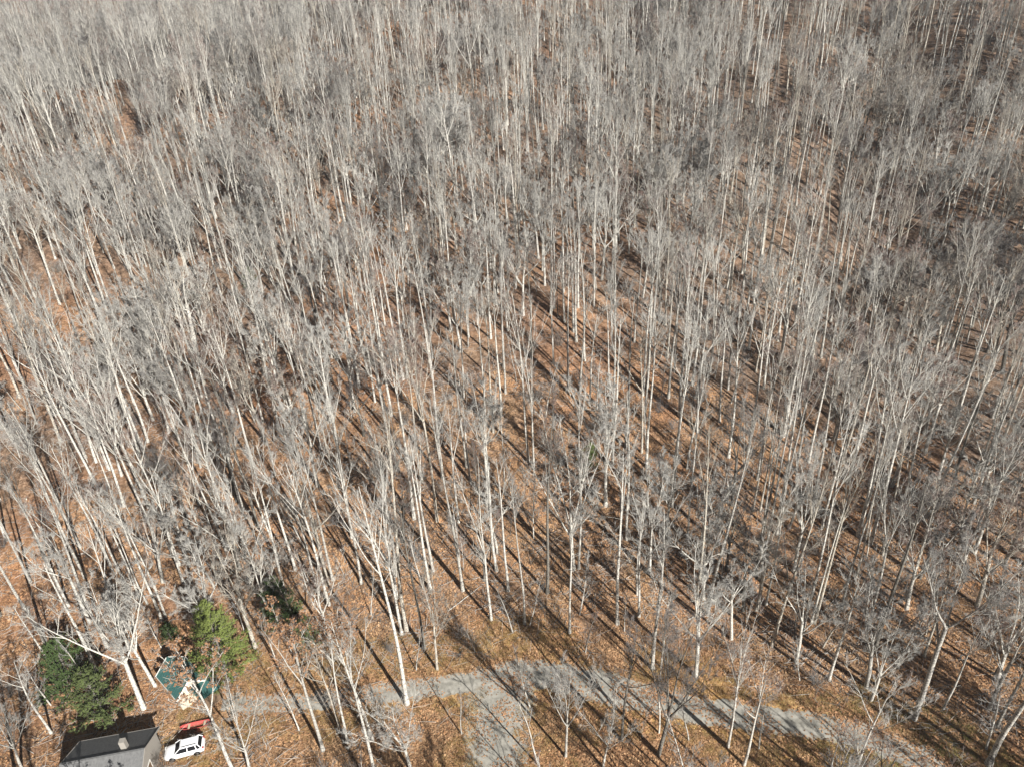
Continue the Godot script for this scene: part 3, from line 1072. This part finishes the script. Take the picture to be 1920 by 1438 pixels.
func build_house() -> void:
	mat("shingle_grey", lin(0.30, 0.305, 0.32), 0.85)
	M.shingle_grey.albedo_texture = M.gravel.albedo_texture
	M.shingle_grey.uv1_triplanar = true
	M.shingle_grey.uv1_scale = Vector3.ONE * 0.35
	mat("siding_grey", lin(0.28, 0.26, 0.23), 0.85)
	mat("trim", lin(0.62, 0.60, 0.55), 0.7)
	mat("window_glass", lin(0.16, 0.11, 0.07), 0.12)
	mat("roof_green", lin(0.045, 0.115, 0.105), 0.5)
	mat("siding_cream", lin(0.52, 0.45, 0.34), 0.85)
	mat("post_wood", lin(0.25, 0.17, 0.11), 0.85)
	var g := thing("grey_house", on_ground(-46.9, -49.0), 0.15)
	gable_building(g, 3.95, 3.7, 3.0, 4.8, 0.4, M.siding_grey, M.shingle_grey, M.siding_grey, 50.0)
	window_on(g, Vector3(-1.6, 1.6, -3.72), 1.1, 1.2, PI)
	window_on(g, Vector3(1.6, 1.6, -3.72), 1.1, 1.2, PI)
	window_on(g, Vector3(3.97, 1.6, 0), 1.1, 1.2, PI / 2)
	var ch := Shape.new()
	ch.box(Vector3(1.9, 4.9, -1.0), Vector3(0.6, 1.5, 0.6))
	part("chimney", ch.done(), M.siding_grey, g)
	var ve := Shape.new()
	ve.tube(PackedVector3Array([Vector3(-1.0, 3.9, 1.6), Vector3(-1.0, 4.45, 1.6), Vector3(-1.0, 4.46, 1.6)]), PackedFloat32Array([0.07, 0.07, 0.01]), 8)
	part("vent_pipe", ve.done(), M.siding_grey, g)
	tag(g, "house with a plain dark grey gable roof behind the white car", "house")
	var c := thing("cabin", on_ground(-43.5, -60.8), -0.747)
	gable_building(c, 2.5, 1.65, 2.45, 3.95, 0.28, M.siding_cream, M.roof_green, M.trim, 0.42)
	window_on(c, Vector3(2.52, 2.55, 0.1), 0.75, 0.8, PI / 2)
	window_on(c, Vector3(0.0, 1.4, 1.67), 0.8, 0.9, 0.0)
	var d := Shape.new()
	d.box(Vector3(2.53, 0.98, -0.9), Vector3(0.06, 1.96, 0.85))
	var door := part("door", d.done(), M.post_wood, c)
	var h := Shape.new()
	h.box(Vector3(2.58, 1.0, -0.6), Vector3(0.05, 0.05, 0.1))
	part("handle", h.done(), M.window_glass, door)
	roof_side(c, "porch_roof", Vector3(2.56, 2.42, 0.1), Vector3(2.56, 2.42, -2.6), Vector3(4.9, 2.05, 0.1), Vector3(4.9, 2.05, -2.6), 0.07, M.roof_green, 0.42, M.roof_green)
	for z in [0.0, -2.5]:
		var p := Shape.new()
		p.box(Vector3(4.75, 0.83, z), Vector3(0.12, 2.36, 0.12))
		part("porch_post", p.done(), M.post_wood, c)
	var k := Shape.new()
	k.box(Vector3(3.75, 0.06, -1.25), Vector3(2.3, 0.24, 2.7))
	part("porch_floor", k.done(), M.post_wood, c)
	tag(c, "small cream cabin with a green ribbed metal roof and white trim", "cabin")
	# canoe
	mat("canoe_red", lin(0.40, 0.075, 0.065), 0.5)
	mat("canoe_seat", lin(0.45, 0.38, 0.28), 0.8)
	var n := thing("canoe", on_ground(-40.2, -55.6), 0.2)
	var hull := Shape.new()
	var ring := 9
	var first := 0
	for i in 15:
		var t := lerpf(-1.0, 1.0, i / 14.0)
		var wd := 0.45 * sqrt(maxf(0.0, 1.0 - pow(absf(t), 2.4))) + 0.012
		var low := 0.06 + 0.16 * pow(absf(t), 4.0)
		var rim := 0.40 + 0.22 * pow(absf(t), 3.0)
		for j in ring:
			var a := PI * j / (ring - 1)
			var p := Vector3(t * 1.9, lerpf(rim, low, sin(a)), -cos(a) * wd)
			hull.vert(p, Vector3(0, -sin(a), -cos(a)).normalized())
	for i in 14:
		for j in ring - 1:
			var a := i * ring + j
			hull.i.append_array([a, a + 1, a + ring + 1, a, a + ring + 1, a + ring])
	part("hull", hull.done(), M.canoe_red, n)
	for x in [-0.9, 0.9]:
		var st := Shape.new()
		st.box(Vector3(x, 0.34, 0), Vector3(0.25, 0.03, 0.74))
		part("seat", st.done(), M.canoe_seat, n)
	tag(n, "long faded red boat lying between the cabin porch and the white car", "boat")
	build_car()

# ---------------------------------------------------------------- the white car
func build_car() -> void:
	mat("car_paint", lin(0.78, 0.78, 0.78), 0.25)
	M.car_paint.clearcoat_enabled = true
	M.car_paint.clearcoat = 0.6
	mat("car_glass", lin(0.012, 0.013, 0.015), 0.08)
	mat("car_tyre", lin(0.02, 0.02, 0.02), 0.9)
	mat("car_rim", lin(0.4, 0.4, 0.41), 0.35)
	M.car_rim.metallic = 0.8
	mat("car_trim", lin(0.03, 0.03, 0.03), 0.6)
	mat("car_lamp", lin(0.75, 0.75, 0.72), 0.15)
	mat("car_tail", lin(0.35, 0.02, 0.02), 0.25)
	var o := thing("parked_car", on_ground(-40.35, -52.35), 0.25)
	# body: cross sections along the length, front at -x
	var xs := [-2.18, -2.08, -1.75, -1.1, -0.4, 0.4, 1.2, 1.85, 2.1, 2.18]
	var half := [0.62, 0.76, 0.85, 0.89, 0.90, 0.90, 0.90, 0.87, 0.80, 0.70]
	var top := [0.72, 0.86, 0.96, 1.02, 1.04, 1.05, 1.06, 1.05, 1.00, 0.85]
	var low := [0.42, 0.30, 0.26, 0.26, 0.26, 0.26, 0.26, 0.28, 0.34, 0.45]
	var prof := [Vector2(-0.86, 0.0), Vector2(-1.0, 0.18), Vector2(-1.0, 0.62), Vector2(-0.93, 0.86), Vector2(-0.8, 0.97), Vector2(-0.4, 1.0), Vector2(0.4, 1.0), Vector2(0.8, 0.97), Vector2(0.93, 0.86), Vector2(1.0, 0.62), Vector2(1.0, 0.18), Vector2(0.86, 0.0)]
	var st := SurfaceTool.new()
	st.begin(Mesh.PRIMITIVE_TRIANGLES)
	st.set_smooth_group(0)
	var at := func(i, j): return Vector3(xs[i], lerpf(low[i], top[i], prof[j].y), prof[j].x * half[i])
	for i in xs.size() - 1:
		for j in prof.size() - 1:
			var a: Vector3 = at.call(i, j)
			var b: Vector3 = at.call(i + 1, j)
			var c: Vector3 = at.call(i + 1, j + 1)
			var d: Vector3 = at.call(i, j + 1)
			for p in [a, d, c, a, c, b]: st.add_vertex(p)
	for e in [0, xs.size() - 1]:
		for j in range(1, prof.size() - 1):
			var tri := [at.call(e, 0), at.call(e, j), at.call(e, j + 1)]
			if e == 0: tri.reverse()
			for p in tri: st.add_vertex(p)
	st.generate_normals()
	part("body", st.commit(), M.car_paint, o)
	# cabin: dark glass house with a white roof panel
	var gl := Shape.new()
	gl.hexa([Vector3(-1.0, 1.0, 0.80), Vector3(1.98, 1.0, 0.80), Vector3(1.98, 1.0, -0.80), Vector3(-1.0, 1.0, -0.80), Vector3(-0.28, 1.56, 0.62), Vector3(1.62, 1.56, 0.62), Vector3(1.62, 1.56, -0.62), Vector3(-0.28, 1.56, -0.62)])
	part("window", gl.done(), M.car_glass, o)
	var rf := Shape.new()
	rf.hexa([Vector3(-0.34, 1.54, 0.655), Vector3(1.70, 1.54, 0.655), Vector3(1.70, 1.54, -0.655), Vector3(-0.34, 1.54, -0.655), Vector3(-0.2, 1.63, 0.55), Vector3(1.58, 1.63, 0.55), Vector3(1.58, 1.63, -0.55), Vector3(-0.2, 1.63, -0.55)])
	part("roof", rf.done(), M.car_paint, o)
	for z in [-1.0, 1.0]:
		for q in [[Vector3(-1.02, 1.01, 0.815), Vector3(-0.32, 1.56, 0.645)], [Vector3(0.45, 1.01, 0.815), Vector3(0.5, 1.56, 0.645)], [Vector3(1.45, 1.01, 0.815), Vector3(1.35, 1.56, 0.645)], [Vector3(1.98, 1.01, 0.815), Vector3(1.66, 1.56, 0.645)]]:
			var pl := Shape.new()
			pl.tube(PackedVector3Array([q[0] * Vector3(1, 1, z), q[1] * Vector3(1, 1, z)]), PackedFloat32Array([0.055, 0.055]), 6)
			part("pillar", pl.done(), M.car_paint, o)
		var rail := Shape.new()
		rail.box(Vector3(0.7, 1.66, z * 0.52), Vector3(1.6, 0.05, 0.05))
		part("roof_rail", rail.done(), M.car_trim, o)
		var mir := Shape.new()
		mir.box(Vector3(-0.72, 1.1, z * 0.99), Vector3(0.14, 0.15, 0.2))
		part("mirror", mir.done(), M.car_paint, o)
		var hl := Shape.new()
		hl.box(Vector3(-2.06, 0.76, z * 0.58), Vector3(0.22, 0.14, 0.34))
		part("headlight", hl.done(), M.car_lamp, o)
		var tl := Shape.new()
		tl.box(Vector3(2.1, 0.88, z * 0.66), Vector3(0.16, 0.22, 0.2))
		part("tail_light", tl.done(), M.car_tail, o)
		for x in [-1.32, 1.36]:
			var ty := Shape.new()
			ty.tube(PackedVector3Array([Vector3(x, 0.36, z * 0.68), Vector3(x, 0.36, z * 0.70), Vector3(x, 0.36, z * 0.89), Vector3(x, 0.36, z * 0.91), Vector3(x, 0.36, z * 0.912)]), PackedFloat32Array([0.05, 0.35, 0.36, 0.32, 0.02]), 20)
			var wheel := part("wheel", ty.done(), M.car_tyre, o)
			var ri := Shape.new()
			ri.tube(PackedVector3Array([Vector3(x, 0.36, z * 0.90), Vector3(x, 0.36, z * 0.93), Vector3(x, 0.36, z * 0.932)]), PackedFloat32Array([0.23, 0.21, 0.01]), 16)
			part("rim", ri.done(), M.car_rim, wheel)
	var gr := Shape.new()
	gr.box(Vector3(-2.15, 0.6, 0), Vector3(0.12, 0.16, 0.8))
	part("grille", gr.done(), M.car_trim, o)
	tag(o, "white car with black windows parked on grass in front of the cabin", "car")

func _ready() -> void:
	# camera
	var pitch := deg_to_rad(-29.2)
	var roll := deg_to_rad(-3.17)
	cam_basis = Basis(Vector3.RIGHT, pitch) * Basis(Vector3.BACK, roll)
	var cam := Camera3D.new()
	cam.name = "camera"
	cam.fov = rad_to_deg(2.0 * atan(719.0 / 1331.0))
	cam.near = 0.5
	cam.far = 2000.0
	add_child(cam)
	cam.transform = Transform3D(cam_basis, cam_at)
	cam.current = true
	# sky, air and exposure
	var sky_mat := ProceduralSkyMaterial.new()
	sky_mat.sky_top_color = lin(0.02, 0.031, 0.052)
	sky_mat.sky_horizon_color = lin(0.06, 0.074, 0.092)
	sky_mat.sky_curve = 0.12
	sky_mat.ground_bottom_color = lin(0.06, 0.05, 0.04)
	sky_mat.ground_horizon_color = lin(0.06, 0.06, 0.06)
	sky_mat.sun_angle_max = 4.0
	var sky := Sky.new()
	sky.sky_material = sky_mat
	var env := Environment.new()
	env.background_mode = Environment.BG_SKY
	env.sky = sky
	env.tonemap_mode = Environment.TONE_MAPPER_LINEAR
	env.tonemap_exposure = 2.15
	env.sdfgi_enabled = true
	env.ssao_enabled = true
	env.ssil_enabled = true
	env.fog_enabled = true
	env.fog_density = 0.00013
	env.fog_light_color = Color(0.86, 0.90, 0.95)
	var we := WorldEnvironment.new()
	we.name = "world_environment"
	we.environment = env
	add_child(we)
	# sun
	var sun := DirectionalLight3D.new()
	sun.name = "sun"
	sun.light_energy = 1.5
	sun.light_color = lin(1.0, 0.97, 0.925)
	sun.light_angular_distance = 0.45
	sun.shadow_enabled = true
	add_child(sun)
	var a := deg_to_rad(SUN_AZIMUTH)
	var e := deg_to_rad(SUN_HEIGHT)
	sun.look_at_from_position(Vector3.ZERO, Vector3(sin(a) * cos(e), -sin(e), -cos(a) * cos(e)))
	# noise and materials
	rng.seed = 20251
	soft.seed = 5
	soft.frequency = 0.012
	soft.fractal_octaves = 3
	fine.seed = 9
	fine.frequency = 0.18
	fine.fractal_octaves = 3
	make_materials()
	# ground and road
	road_a = smoothed(PackedVector2Array([Vector2(-38.0, -58.9), Vector2(-35.2, -58.3), Vector2(-29.2, -58.1), Vector2(-23.3, -58.5), Vector2(-15.4, -59.1), Vector2(-9.4, -59.5), Vector2(-4.7, -60.3), Vector2(-0.3, -60.6), Vector2(6.2, -58.9), Vector2(13.1, -56.6), Vector2(20.3, -54.0), Vector2(27.1, -52.5), Vector2(32.9, -51.3), Vector2(37.7, -49.7), Vector2(41.4, -47.4), Vector2(43.9, -44.6), Vector2(45.4, -41.0), Vector2(46.0, -32.0)]), 0.4)
	road_b = smoothed(PackedVector2Array([Vector2(-0.8, -60.6), Vector2(-2.9, -57.8), Vector2(-4.0, -55.0), Vector2(-4.1, -51.5), Vector2(-3.6, -48.2), Vector2(-3.0, -43.6), Vector2(-1.0, -34.0)]), 0.4)
	build_ground()
	build_road()
	build_litter()
	build_forest()
	build_house()
	build_evergreens()
	build_logs()
